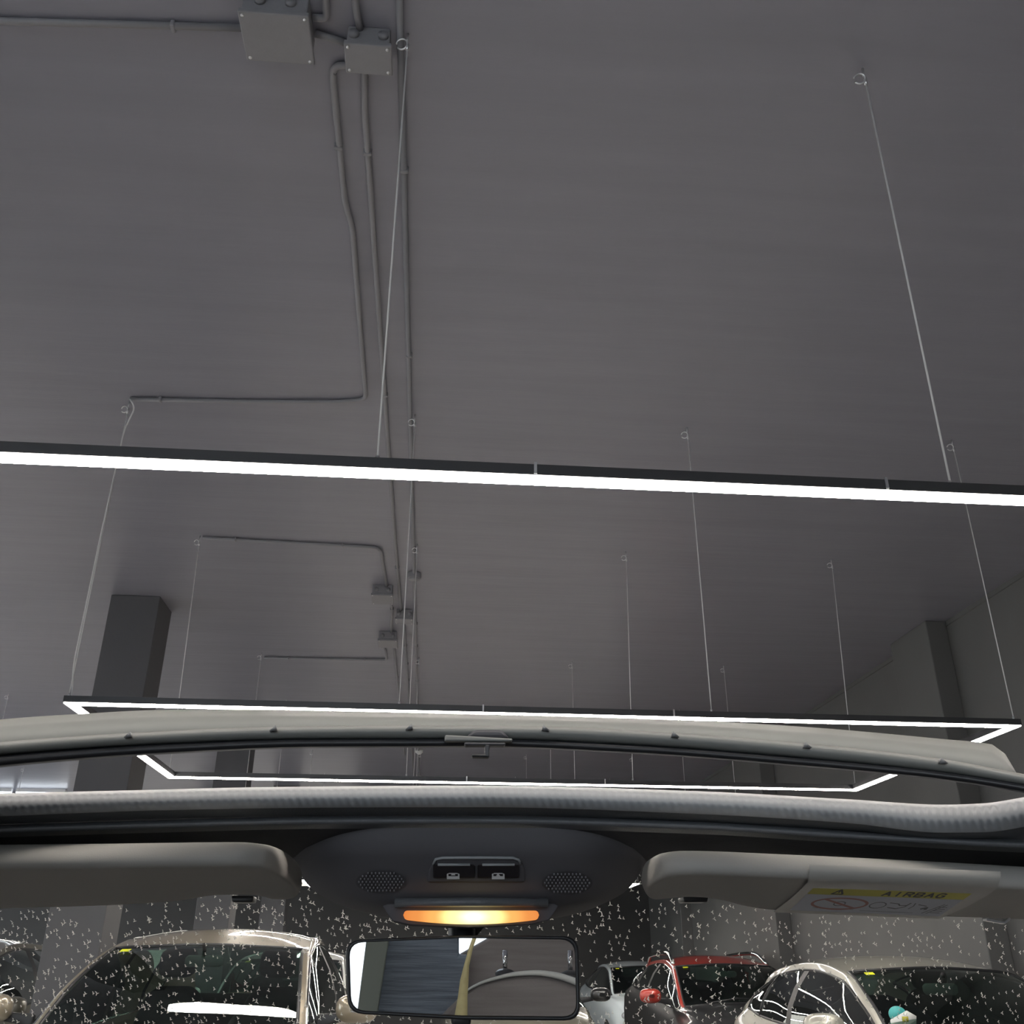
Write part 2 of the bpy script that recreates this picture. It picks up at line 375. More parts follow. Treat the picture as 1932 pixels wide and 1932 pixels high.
def jbox(x0, x1, y0, y1, h, label, screws=True):
    t = thing('junction_box', label, 'junction box', ((x0 + x1) / 2, (y0 + y1) / 2, CEIL - h), 'grey junction boxes on the ceiling')
    z = CEIL - h
    G().box((x0 + 0.008, y0 + 0.008, z + 0.022), (x1 - 0.008, y1 - 0.008, CEIL)).mk('body', m_box, t, bevel=0.006, smooth=False)
    G().box((x0, y0, z), (x1, y1, z + 0.02)).mk('lid', m_box, t, bevel=0.004, smooth=False)
    for sx in (x0 + 0.014, x1 - 0.014):
        for sy in (y0 + 0.014, y1 - 0.014):
            G().tube([(sx, sy, z - 0.002), (sx, sy, z + 0.004)], 0.006, 10).mk('screw', m_steel, t)
    for s in ((x0 + x1) / 2 - 0.05, (x0 + x1) / 2 + 0.05):
        G().tube([(s, y0 - 0.004, CEIL - 0.045), (s, y0 + 0.01, CEIL - 0.045)], 0.018, 12).mk('knockout', m_box, t)
jbox(-0.728, -0.498, 2.163, 2.352, 0.11, 'larger square junction box at the top of the view')
jbox(-0.394, -0.233, 2.262, 2.382, 0.10, 'smaller square junction box beside the larger one')
jbox(-0.572, -0.384, 7.63, 7.86, 0.10, 'third junction box, left of the conduits above the far pair')
jbox(-0.386, -0.222, 8.235, 8.375, 0.10, 'flat junction box set across the two right conduits')
jbox(-0.57, -0.38, 8.89, 9.135, 0.10, 'farthest junction box, where the thin left conduit ends')
rb_ = G().tube([(-0.205, 7.35, CEIL - 0.05), (-0.205, 7.35, CEIL)], 0.055, 20).mk('round_box', m_conduit, lc_, bevel=0.004)
G().tube([(-0.205, 7.35, CEIL - 0.056), (-0.205, 7.35, CEIL - 0.048)], 0.046, 20).mk('lid', m_conduit, rb_)
t = thing('ceiling_sensor', 'small white sensor on the ceiling, seen in the slot under the deflector', 'sensor', (-0.20, 14.6, CEIL - 0.03))
G().tube([(-0.20, 14.6, CEIL - 0.04), (-0.20, 14.6, CEIL)], 0.06, 16).mk('base', m_paper, t)
G().ell((-0.20, 14.6, CEIL - 0.04), (0.045, 0.045, 0.03)).mk('dome', m_paper, t)

# ------------------------------------------------------------------ parked cars
# stations: s, zc, (x5,z5) roof edge, (x4,z4) window head, (x3,z3) belt, xmax ; z values above 1.2 m are given relative to H
def stations(kind, H):
    if kind == 'hatch':
        R = [(0.0, .62, .45, .60, .55, .58, .62, .55, .68), (.14, .80, .50, .78, .62, .75, .72, .70, .80), (.55, .93, .55, .91, .66, .89, .79, .84, .87),
             (1.02, .99, .69, .95, .735, .93, .80, .91, .89), (1.48, H - .265, .635, H - .295, .685, H - .325, .80, .93, .895), (1.95, H - .085, .575, H - .118, .628, H - .165, .795, .95, .895),
             (2.62, H, .545, H - .055, .59, H - .105, .79, .985, .895), (2.72, H, .545, H - .055, .59, H - .105, .79, .99, .895), (3.35, H - .03, .525, H - .085, .57, H - .145, .775, 1.02, .89),
             (3.72, H - .075, .50, H - .13, .55, H - .21, .75, 1.06, .87), (4.12, 1.12, .50, 1.08, .58, 1.05, .69, .99, .80), (4.28, .88, .45, .86, .55, .84, .62, .80, .70)]
    elif kind == 'suv':
        R = [(0.0, .72, .48, .70, .58, .68, .66, .62, .72), (.14, .84, .52, .82, .64, .79, .74, .74, .83), (.55, .94, .56, .92, .68, .90, .80, .86, .89),
             (1.02, 1.0, .71, .96, .755, .94, .80, .92, .90), (1.45, H - .29, .66, H - .32, .705, H - .35, .80, .95, .90), (1.88, H - .105, .60, H - .135, .65, H - .18, .80, .98, .90),
             (2.55, H, .565, H - .055, .61, H - .105, .795, 1.055, .90), (2.65, H, .565, H - .055, .61, H - .105, .795, 1.06, .90), (3.35, H - .02, .55, H - .075, .595, H - .135, .785, 1.09, .895),
             (3.75, H - .06, .53, H - .11, .575, H - .19, .765, 1.13, .88), (4.05, 1.20, .54, 1.16, .61, 1.12, .72, 1.06, .82), (4.2, .90, .48, .88, .58, .86, .66, .82, .74)]
    else:                                    # tall people carrier with a long raked screen
        R = [(0.0, .66, .45, .64, .56, .62, .64, .58, .70), (.14, .86, .50, .84, .63, .81, .73, .75, .81), (.50, .99, .56, .97, .68, .95, .80, .89, .88),
             (.90, 1.03, .73, .99, .785, .965, .83, .94, .90), (1.42, H - .31, .675, H - .34, .725, H - .37, .83, .97, .905), (1.95, H - .115, .615, H - .142, .67, H - .185, .825, .99, .905),
             (2.62, H, .595, H - .055, .645, H - .105, .82, 1.015, .905), (2.72, H, .595, H - .055, .645, H - .105, .82, 1.02, .905), (3.50, H - .02, .575, H - .075, .625, H - .135, .81, 1.05, .90),
             (3.95, H - .06, .55, H - .11, .60, H - .19, .79, 1.09, .88), (4.30, 1.16, .55, 1.12, .62, 1.09, .73, 1.02, .81), (4.42, .90, .48, .88, .58, .86, .66, .82, .72)]
    return R
NS, NR = 6, 3
def car(name, label, cat, cx, yh, H, kind, paint, wscale=1.0, roofpaint=None, trim=None, rails=None, antenna=None, seats=True, mirror_paint=None, yaw=0.0, stick=True, mirrors=(-1, 1), group='cars parked in the showroom', lower=None):
    R = stations(kind, H)
    S = [r[0] for r in R]; sh = R[5][0]
    y0 = yh - sh
    t = thing(name, label, cat, (cx, y0 + 2.1, 0), group)
    ca, sa = math.cos(yaw), math.sin(yaw)
    def wp(x, s, z):
        dy = s - sh
        return (cx + x * ca * wscale - dy * sa, yh + x * wscale * sa + dy * ca, z)
    # half ring control points (x, s offset, z)
    ring = []
    for (s, zc, x5, z5, x4, z4, x3, z3, xm) in R:
        b = 0.06 if 2 <= R.index((s, zc, x5, z5, x4, z4, x3, z3, xm)) <= 6 else (-0.06 if s > 3.5 else 0.04)
        ring.append([(xm * .90, 0, .24), (xm, 0, .50), (xm * .995, 0, z3 - .14), (x3, 0, z3), (x4, 0, z4), (x5, -b * .25, z5), (x5 * .55, -b * .8, zc - .012), (0, -b, zc)])
    ring = np.array(ring)                     # [station, point, xyz]
    ns = len(S)
    sd = np.concatenate([np.linspace(S[i], S[i + 1], NS, endpoint=False) for i in range(ns - 1)] + [[S[-1]]])
    D = np.zeros((len(sd), 8, 3))
    for j in range(8):
        for c in range(3):
            D[:, j, c] = pchip(S, ring[:, j, c], sd)
        D[:, j, 1] += sd
    # ring direction: subdivide
    kk = np.arange(8); kd = np.concatenate([np.linspace(i, i + 1, NR, endpoint=False) for i in range(7)] + [[7]])
    def cr(P, u):
        i = min(int(u), 6); tt = u - i
        p1, p2 = P[i], P[i + 1]
        p0 = P[i - 1] if i > 0 else 2 * p1 - p2
        p3 = P[i + 2] if i < 6 else P[5 + 1] * [-1, 1, 1] if False else (P[i + 2] if i + 2 < 8 else np.array([-P[6][0], P[6][1], P[6][2]]))
        if i in (3,):                         # glass kept nearly flat
            return p1 * (1 - tt) + p2 * tt + np.array([0.04 * math.sin(math.pi * tt), 0, 0])
        return 0.5 * (2 * p1 + (p2 - p0) * tt + (2 * p0 - 5 * p1 + 4 * p2 - p3) * tt**2 + (3 * p1 - p0 - 3 * p2 + p3) * tt**3)
    half = np.array([[cr(D[i], u) for u in kd] for i in range(len(sd))])
    nh = len(kd)
    full = np.concatenate([half * [-1, 1, 1], half[:, -2::-1]], axis=1)   # left (image left) first
    nf = full.shape[1]
    def cell(i, j):                           # station interval, ring interval (mirrored), side
        ji = j // NR if j < nh - 1 else (nf - 2 - j) // NR
        return i // NS, ji, (0 if j < nh - 1 else 1)
    regs = {}
    for i in range(len(sd) - 1):
        for j in range(nf - 1):
            a, b, sd_ = cell(i, j)
            key = 'body'
            if 3 <= a <= 4 and b >= 5: key = 'windscreen'
            elif a == 9 and b >= 5: key = 'rear_window'
            elif b == 3 and 3 <= a <= 5: key = 'front_side_window%d' % sd_
            elif b == 3 and a == 6: key = 'door_pillar%d' % sd_
            elif b == 3 and a == 7: key = 'rear_side_window%d' % sd_
            elif b == 3 and a == 8: key = 'quarter_window%d' % sd_
            elif 5 <= a <= 8 and b >= 4 and roofpaint: key = 'roof'
            elif roofpaint and b == 4 and 3 <= a <= 4: key = 'roof'
            regs.setdefault(key, []).append((i, j))
    def sub(cells, name, mat, k=0.0, **kw):
        ids = {}; v = []; f = []
        for (i, j) in cells:
            q = []
            for (a, b) in ((i, j), (i + 1, j), (i + 1, j + 1), (i, j + 1)):
                if (a, b) not in ids:
                    ids[(a, b)] = len(v); p = full[a, b]
                    v.append(wp(p[0] * (1 - k), p[1], p[2] - k * 0.6))
                q.append(ids[(a, b)])
            f.append(q)
        return obj(name, v, f, mat, t, **kw)
    body = sub(regs['body'], 'body', paint)
    for e in (0, len(sd) - 1):
        q = [wp(*p) for p in full[e]]
        cx_, cy_, cz_ = (sum(c[k] for c in q) / len(q) for k in range(3))
        dy_ = -.07 if e == 0 else .05
        P = [[tuple(p) for p in q]] + [[(cx_ + (p[0] - cx_) * k, p[1] + dy_ * d, cz_ + (p[2] - cz_) * k) for p in q] for k, d in ((.93, .7), (.6, 1.0), (.01, 1.05))]
        G().grid(P).mk('bumper', paint, t)
    if roofpaint: sub(regs['roof'], 'roof', roofpaint, label='differently coloured roof')
    sub([c for c in [(i, j) for i in range(len(sd) - 1) for j in range(nf - 1)] if 5 <= cell(*c)[0] <= 8 and cell(*c)[1] >= 5], 'headlining', m_intg, 0.035)
    ws = sub(regs['windscreen'], 'windscreen', m_cglass)
    sub(regs['rear_window'], 'rear_window', m_cglass)
    for sd_ in (0, 1):
        for nm in ('front_side_window', 'rear_side_window', 'quarter_window'):
            sub(regs[nm + str(sd_)], nm, m_sglass)
        sub(regs['door_pillar%d' % sd_], 'door_pillar', m_rubber)
    # rubber surround of the windscreen and trims of the side windows
    def line(idx, r, mat, nm, par, closed=False):
        pts = [wp(*full[i, j]) for (i, j) in idx]
        if closed: pts.append(pts[0])
        return G().tube(pts, r, 6).mk(nm, mat, par)
    i3, i5, i8, i9 = 3 * NS, 5 * NS, 8 * NS, 9 * NS
    jl, jr = 5 * NR, nf - 1 - 5 * NR
    line([(i, jl) for i in range(i3, i5 + 1)] + [(i5, j) for j in range(jl, jr + 1)] + [(i, jr) for i in range(i5, i3 - 1, -1)] + [(i3, j) for j in range(jr, jl, -1)], 0.011, m_rubber, 'seal', ws, True)
    for s in (0, 1):
        jb, jt = (3 * NR, 4 * NR) if s == 0 else (nf - 1 - 3 * NR, nf - 1 - 4 * NR)
        line([(i, jt) for i in range(i3, i9 + 1)], 0.010, trim or m_rubber, 'window_trim', t)
        line([(i, jb) for i in range(i3, i9 + 1)], 0.010, trim or m_rubber, 'belt_trim', t)
        st = 1 if jt > jb else -1
        line([(i9, j) for j in range(jb, jt + st, st)], 0.010, trim or m_rubber, 'window_trim', t)
        line([(i8, j) for j in range(jb, jt + st, st)], 0.012, m_rubber, 'window_divider', t)
    # door mirrors
    s3 = R[3]
    for sg in mirrors:
        mx = sg * (s3[8] + 0.06); ms = s3[0] + 0.28; mz = s3[7] + (0.21 if kind == 'mpv' else 0.14)
        g = G(); P = []
        n = 20
        for k, (dy, sc) in enumerate(((-.085, .25), (-.075, .62), (-.045, .92), (0, 1.0), (.035, .97), (.04, .9), (.035, .0))):
            P.append([wp(mx + sg * (.085 + .125 * sc * math.copysign(abs(math.cos(a))**.7, math.cos(a))), ms + dy, mz + .078 * sc * math.copysign(abs(math.sin(a))**.75, math.sin(a))) for a in [2 * math.pi * q / n for q in range(n + 1)]])
        g.grid(P)
        mo = g.mk('door_mirror', mirror_paint or paint, t)
        G().prism([wp(sg * (s3[6] - .02), ms + .05, mz - .10), wp(mx + sg * .05, ms + .03, mz - .06), wp(mx + sg * .05, ms + .03, mz - .02), wp(sg * (s3[6] - .02), ms + .05, mz - .03)], (0, .05, 0)).mk('mirror_arm', m_rubber, mo, bevel=.01)
    # inside: dashboard, seats, head rests, steering wheel, mirror
    zc = R[3][1]; zb = R[3][7]
    P = [[wp(x, R[3][0] + ds, zz - 0.06 * (x / .75)**2) for x in np.linspace(-.76, .76, 12)] for ds, zz in ((-.10, zc - .10), (.10, zc - .015), (.35, zc - .015), (.52, zc - .07), (.56, zc - .35))]
    G().grid(P).mk('dashboard', m_int, t)
    if seats:
        for sx in (-.36, .36):
            a, b = sx - .23, sx + .23
            sb = sh + .62
            g = G().prism([wp(sx + dx, sb, z) for dx, z in ((-.24, .55), (.24, .55), (.25, .95), (.20, 1.13), (.12, 1.19), (-.12, 1.19), (-.20, 1.13), (-.25, .95))], (0, .14, .06))
            sobj = g.mk('seat_backrest', m_int, t, bevel=.04, seg=3)
            G().prism([wp(sx + .13 * math.copysign(abs(math.cos(q))**.5, math.cos(q)), sb + .05, 1.30 + .095 * math.copysign(abs(math.sin(q))**.5, math.sin(q)) + (H - 1.456) * .5) for q in np.linspace(0, 2 * math.pi, 20, endpoint=False)], (0, .11, .02)).mk('head_rest', m_int, sobj, bevel=.03, seg=3)
            G().prism([wp(sx - .24, sh + .15, .42), wp(sx + .24, sh + .15, .42), wp(sx + .24, sh + .15, .56), wp(sx - .24, sh + .15, .56)], (0, .5, 0)).mk('seat_cushion', m_int, t, bevel=.04)
        G().prism([wp(x, sh + 1.55, z) for x, z in ((-.62, .5), (.62, .5), (.62, 1.02), (.45, 1.08), (-.45, 1.08), (-.62, 1.02))], (0, .15, .1)).mk('rear_bench', m_int, t, bevel=.03)
        g = G(); c = Vector(wp(.36, sh - .02, zc - .06)); g.torus(c, .185, .016, (0, -1, .45), 28, 8)
        g.tube([c + Vector((-.17, 0, 0)), c, c + Vector((.17, 0, 0))], .02, 8).tube([c, c + Vector((0, -.25, -.1))], .04, 8)
        g.mk('steering_wheel', m_int, t)
    c = Vector(wp(0, sh - .16, H - .215))
    g = G().prism([c + Vector((x, 0, z)) for x, z in ((-.10, -.035), (.10, -.035), (.122, -.02), (.122, .02), (.10, .035), (-.10, .035), (-.122, .02), (-.122, -.02))], (0, .03, 0))
    im = g.mk('interior_mirror', m_intg, t, bevel=.01)
    G().tube([c + Vector((0, .015, .03)), c + Vector((0, -.06, .10))], .012, 8).mk('mirror_stem', m_int, im)
    if stick:                                 # yellow badge at the top corner of the screen
        i = i5 - 1
        q0 = full[i5 - 1]; q1 = full[i5 - 2]
        A, B, C_, D_ = (np.array(wp(*q)) for q in (q0[jl + 1], q0[jl + 2], q1[jl + 2], q1[jl + 1]))
        nrm = np.array([0, -.006, .010])
        obj('sticker', [A * .93 + B * .07 + nrm, A * .30 + B * .70 + nrm, (C_ * .72 + D_ * .28) * .55 + (A * .28 + B * .72) * .45 + nrm, (D_ * .93 + C_ * .07) * .55 + (A * .93 + B * .07) * .45 + nrm], [(0, 1, 2, 3)], m_sticker, ws, label='yellow sticker at the screen corner')
    # wheels, lamps, grille, plate
    for ws_ in (.78, 3.38):
        for sg in (-1, 1):
            q = Vector(wp(sg * .80, ws_, .32)); ax = Vector((ca, sa, 0)) * sg
            wl = G().torus(q + ax * .02, .235, .085, ax, 28, 10).mk('tyre', m_tyre, t)
            g = G()
            for k in range(5):
                a = 2 * math.pi * k / 5
                g.tube([q + ax * .09, q + ax * .085 + Vector((0, math.cos(a), math.sin(a))) * .2], [.03, .02], 6)
            g.torus(q + ax * .08, .205, .02, ax, 28, 6); g.mk('rim', m_rim, wl)
    for sg in (-1, 1):
        G().ell(wp(sg * .60, .13, R[1][7] - .02), (.16, .12, .075)).mk('headlamp', m_lamp, t)
        G().ell(wp(sg * .64, S[-1] - .045, R[-2][7] - .12), (.085, .05, .10)).mk('tail_lamp', m_tail, t)
    G().prism([wp(x, -.075, z) for x, z in ((-.42, .52), (.42, .52), (.36, .38), (-.36, .38))], (0, .1, 0)).mk('grille', m_rubber, t, bevel=.01)
    G().prism([wp(x, -.10, z) for x, z in ((-.26, .45), (.26, .45), (.26, .34), (-.26, .34))], (0, .02, 0)).mk('plate', m_plate, t)
    if rails:
        for s in (0, 1):
            j = 5 * NR if s == 0 else nf - 1 - 5 * NR
            P = []
            ia, ib = i5 + 1, i9 - 1
            for i in range(ia, ib + 1):
                p = full[i, j].copy(); e = min(1, (i - ia) / 3.0, (ib - i) / 3.0)
                P.append(wp(p[0], p[1], p[2] + .005 + (.07 * math.sin(e * math.pi / 2))))
            G().tube(P, .026, 8).mk('roof_rail', m_chrome, t)
    if antenna:
        p = wp(antenna, sh + 1.4, H - .02)
        G().tube([p, (p[0] - .03, p[1] + .06, p[2] + .16)], .004, 6).mk('aerial', m_rubber, t)
    # a screen wiper
    G().tube([wp(-.45, R[3][0] - .05, zc - .0), wp(-.1, R[3][0] + .02, zc + .045), wp(.25, R[3][0] - .02, zc + .03)], .008, 6).mk('wiper', m_rubber, t)
    return t
m_tail = pm('red_tail_lamp', (0.4, 0.02, 0.02), 0.15, coat=1)
def paint(n, c, met=.35): return pm(n, c, .32, metal=met, coat=1.0, noise=.03, nscale=400)
p_beige = paint('bronze_beige_paint', (.36, .31, .235), .45)
p_silver = paint('pale_silver_paint', (.52, .51, .45), .35)
p_red = paint('red_roof_paint', (.50, .045, .03), .1)
p_black = paint('black_paint', (.03, .031, .034), .2)
p_white = paint('white_paint', (.78, .80, .78), .0)
p_pale = paint('pale_blue_white_paint', (.66, .74, .78), .0)
p_taupe = paint('taupe_paint', (.22, .21, .17), .4)
car('people_carrier', 'tall bronze-beige car facing us, nearest on the left', 'car', -1.43, 7.15, 1.615, 'mpv', p_beige, 1.0, trim=m_chrome)
car('hatchback_car', 'pale silver hatchback on the right with white daylight in its side windows', 'car', 3.50, 7.1, 1.465, 'hatch', p_silver, 1.0)
car('crossover_car', 'black crossover with a red roof, red mirrors and silver roof rails', 'car', 3.66, 12.7, 1.50, 'suv', p_black, 1.0, roofpaint=p_red, rails=True, mirror_paint=p_red, trim=m_chrome)
car('small_car', 'small pale bluish-white car behind the red-roofed crossover', 'car', 3.75, 17.9, 1.44, 'hatch', p_pale, .97, antenna=-.35, mirrors=(1,))
car('saloon_car', 'taupe car mostly hidden behind the rear view mirror', 'car', 1.14, 13.6, 1.50, 'hatch', p_taupe, 1.0, mirror_paint=p_black)
car('white_van', 'white car parked behind the beige one, its window frame beside the mirror', 'car', -1.61, 13.0, 1.54, 'suv', p_white, 1.0)
car('estate_car', 'grey-beige car at the left picture edge beyond the square pillar', 'car', -4.35, 9.5, 1.60, 'suv', p_taupe, 1.0)
# price card standing on the dashboard of the silver car
t = thing('price_card', 'white card with a teal disc on the dashboard of the silver hatchback', 'card', W(1706, 1930, 6.45))
c = Vector(W(1708, 1924, 6.42))
G().prism([c + Vector(q) for q in ((-.10, 0, -.05), (.06, 0, -.06), (.075, 0, .02), (.02, 0, .05), (-.09, 0, .0))], (0, .012, 0)).mk('sheet', m_paper, t)
G().prism([c + Vector((-.035 + .055 * math.cos(a), .014, .03 + .045 * math.sin(a))) for a in np.linspace(0, 2 * math.pi, 24, endpoint=False)], (0, .012, 0)).mk('disc', m_teal, t)
G().prism([c + Vector(q) for q in ((-.02, -.003, -.01), (.02, -.003, -.01), (.02, -.003, .018), (-.02, -.003, .018))], (0, .002, 0)).mk('printed_mark', m_yel, t)

# ------------------------------------------------------------------ the open-topped car we sit in
OWN = thing('convertible_car', 'open-topped car we sit in: wind deflector, sun visors, overhead console and mirror', 'car', (0.04, 0.0, 0.0))
def dep(px, Y, k=0.05): return Y - k * ((px - 900) / 966.0)**2
def rows(name, R, x0, x1, n, mat, parent, rib=0, ribrows=(), **kw):
    X = np.linspace(x0, x1, n); P = []
    for i, (pts, Y) in enumerate(R):
        ys = pchip([p[0] for p in pts], [p[1] for p in pts], X)
        P.append([W(x, y, dep(x, Y) - (rib if (j % 2 and i in ribrows) else 0)) for j, (x, y) in enumerate(zip(X, ys))])
    return G().grid(P).mk(name, mat, parent, **kw)
def off(pts, d): return [(x, y + d) for x, y in pts]
def mixp(a, b, t):                         # polyline between two polylines
    X = sorted(set([p[0] for p in a] + [p[0] for p in b]))
    ya = pchip([p[0] for p in a], [p[1] for p in a], X); yb = pchip([p[0] for p in b], [p[1] for p in b], X)
    return [(x, u * (1 - t) + v * t) for x, u, v in zip(X, ya, yb)]
# --- wind deflector
dt = [(-170, 1382), (0, 1360), (160, 1349), (300, 1342), (450, 1341), (640, 1344), (900, 1350), (1100, 1355), (1311, 1362), (1534, 1375), (1780, 1397), (1862, 1405), (1885, 1412), (1897, 1428), (1918, 1464)]
dr = [(-170, 1427), (0, 1408), (240, 1391), (500, 1379), (770, 1376), (1030, 1378), (1270, 1390), (1520, 1410), (1780, 1440), (1920, 1466), (2120, 1500)]
db = [(-170, 1441), (0, 1422), (300, 1402), (600, 1393), (900, 1393), (1200, 1405), (1500, 1428), (1800, 1459), (1932, 1479), (2120, 1510)]
ds = [(-170, 1463), (0, 1442), (300, 1418), (600, 1406), (900, 1405), (1200, 1417), (1500, 1440), (1760, 1464), (1932, 1490), (2120, 1524)]
de = rows('wind_deflector', [(dt, .700), (mixp(dt, dr, .35), .688), (mixp(dt, dr, .97), .668)], -170, 1918, 90, m_defl, OWN, solid=.002)
rows('deflector_lip', [(off(dr, -2), .664), (off(dr, 2), .660), (mixp(dr, db, .5), .662), (db, .668)], -170, 2120, 80, m_defl, de, solid=.004)
rows('rubber_seal', [(off(db, -3), .672), (mixp(db, ds, .45), .668), (mixp(db, ds, .62), .662), (mixp(db, ds, .8), .662), (ds, .672)], -170, 2120, 80, m_rubber, de, solid=.004)
for x in (-20, 240, 515, 772, 1030, 1275, 1525, 1782):
    y = float(pchip([p[0] for p in dr], [p[1] for p in dr], [x])[0]); s = 1 if x < 900 else -1
    Y = dep(x, .654)
    G().prism([W(x - s * 7, y, Y), W(x + s * 7, y - 1, Y), W(x + s * 5, y - 11, Y)], (0, .004, 0)).mk('clip', m_vinyl, de)
# latch in the middle of the deflector
lt = G().prism([W(x, y, .655) for x, y in ((878, 1392), (962, 1392), (950, 1379), (942, 1376), (900, 1376), (890, 1379))], (0, .012, 0)).mk('latch', m_latch, de, bevel=.002, smooth=False, label='grey latch block on the deflector')
G().prism([W(x, y, .652) for x, y in ((838, 1398), (966, 1399), (968, 1393), (840, 1386))], (0, .006, 0)).mk('latch_plate', m_defl, de, bevel=.001, smooth=False)
G().prism([W(x, y, .650) for x, y in ((876, 1400), (955, 1401), (953, 1406), (877, 1406))], (0, .008, 0)).mk('latch_bar', m_latch, de, bevel=.001, smooth=False)
G().prism([W(x, y, .650) for x, y in ((915, 1404), (925, 1404), (924, 1429), (890, 1428), (890, 1422), (915, 1422))], (0, .007, 0)).mk('latch_hook', m_rubber, de, bevel=.001, smooth=False)
# --- header: ribbed seal, padded roll, headlining
h1 = [(-170, 1502), (0, 1497), (250, 1491), (500, 1485), (900, 1482), (1300, 1492), (1600, 1508), (1780, 1518), (1850, 1516), (1932, 1504), (2000, 1490), (2120, 1440)]
h3 = [(-170, 1546), (0, 1540), (300, 1529), (600, 1524), (900, 1523), (1300, 1535), (1600, 1553), (1780, 1571), (1860, 1570), (1932, 1560), (2120, 1510)]
h4 = off(h3, 12)
h5 = [(-170, 1566), (0, 1560), (300, 1551), (600, 1544), (900, 1543), (1300, 1553), (1600, 1571), (1870, 1586), (2120, 1596)]
hd = rows('ribbed_seal', [(off(h1, 6), .775), (off(h1, 1), .765), (h1, .752), (off(h1, 4), .744), (off(h1, 8), .741), (mixp(h1, h3, .45), .739), (mixp(h1, h3, .75), .740), (h3, .746)], -170, 2120, 300, m_rib, OWN, rib=.004, ribrows=(4, 5, 6))
rows('padded_roll', [(off(h3, -2), .747), (off(h3, 3), .752), (h4, .764), (off(h5, -3), .772)], -170, 2120, 60, m_vinyl, hd)
rows('header_trim', [(off(h5, -4), .770), (off(h5, 1), .762), (off(h5, 6), .760), (off(h5, 12), .766), (off(h5, 20), .778)], -170, 2120, 60, m_vinyl, hd)
bot = [(-170, 1655), (300, 1640), (560, 1635), (900, 1640), (1215, 1640), (1600, 1660), (2120, 1690)]
rows('headlining', [(off(h5, 18), .776), (mixp(off(h5, 18), bot, .4), .82), (mixp(off(h5, 18), bot, .75), .87), (bot, .93)], -170, 2120, 60, m_headl, OWN)
# roof sides running back from the header and the screen pillars
for sg, px in ((-1, -150), (1, 2120)):
    xs_ = W(px, 1520, .70)[0]
    zt = HC + .12
    g = G(); P = []
    for y in np.linspace(.70, -1.5, 10):
        dz = -.10 * max(0, (-.3 - y)) ** 1.5
        P.append([(xs_ - sg * .03, y, zt - .01 + dz), (xs_ - sg * .022, y, zt + .008 + dz), (xs_ + sg * .02, y, zt + .015 + dz), (xs_ + sg * .07, y, zt - .005 + dz), (xs_ + sg * .10, y, zt - .06 + dz), (xs_ + sg * .05, y, zt - .10 + dz), (xs_ - sg * .01, y, zt - .06 + dz), (xs_ - sg * .03, y, zt - .01 + dz)])
    g.grid(P).mk('roof_rail', m_vinyl, OWN)
    g = G().tube([(xs_ + sg * .05, .70, zt - .05), (xs_ + sg * .16, .95, zt - .14), (xs_ + sg * .26, 1.45, 1.0)], [.045, .04, .045], 10)
    g.mk('screen_pillar', m_vinyl, OWN)
# dashboard, doors and floor of the cabin
g = G().grid([[(x, y, z - .05 * (x / .65)**2) for x in np.linspace(-.66, .74, 15)] for y, z in ((1.42, .93), (1.25, .99), (1.05, 1.02), (.92, .99), (.86, .90), (.90, .55), (.95, .25))])
g.mk('dashboard', m_int, OWN, solid=.01)
G().box((-.70, -1.6, .18), (.78, 1.2, .22)).mk('cabin_floor', m_int, OWN, smooth=False)
P = [[(x, y, z - .10 * abs((x - .04) / .78)**3) for x in np.linspace(-.74, .82, 17)] for y, z in ((1.36, .94), (1.5, .985), (1.8, .965), (2.2, .91), (2.5, .84), (2.68, .74), (2.74, .55), (2.74, .25))]
G().grid(P).mk('bonnet', m_bonnet, OWN, solid=.01)
for a in (-.74, .82):
    sg = -1 if a < 0 else 1
    G().grid([[(a + sg * .06 * math.sin(math.pi * v), y, zt_ * (1 - v) + .22 * v) for v in np.linspace(0, 1, 7)] for y, zt_ in ((1.25, .95), (1.5, .885), (1.8, .865), (2.2, .81), (2.5, .74), (2.7, .62))]).mk('front_wing', m_bonnet, OWN, solid=.01)
    q = Vector((a - sg * .02, 2.05, .31))
    tw = G().torus(q, .225, .085, (1, 0, 0), 28, 10).mk('tyre', m_tyre, OWN)
    g = G()
    for k in range(5):
        g.tube([q + Vector((sg * .06, 0, 0)), q + Vector((sg * .06, .19 * math.cos(k * 1.2566), .19 * math.sin(k * 1.2566)))], [.03, .02], 6)
    g.torus(q + Vector((sg * .06, 0, 0)), .195, .02, (1, 0, 0), 28, 6).mk('rim', m_rim, tw)
for a in (-.72, .76):
    G().box((a - .03, -1.6, .2), (a + .03, 1.25, .98)).mk('door_panel', m_int, OWN, smooth=False, bevel=.02)
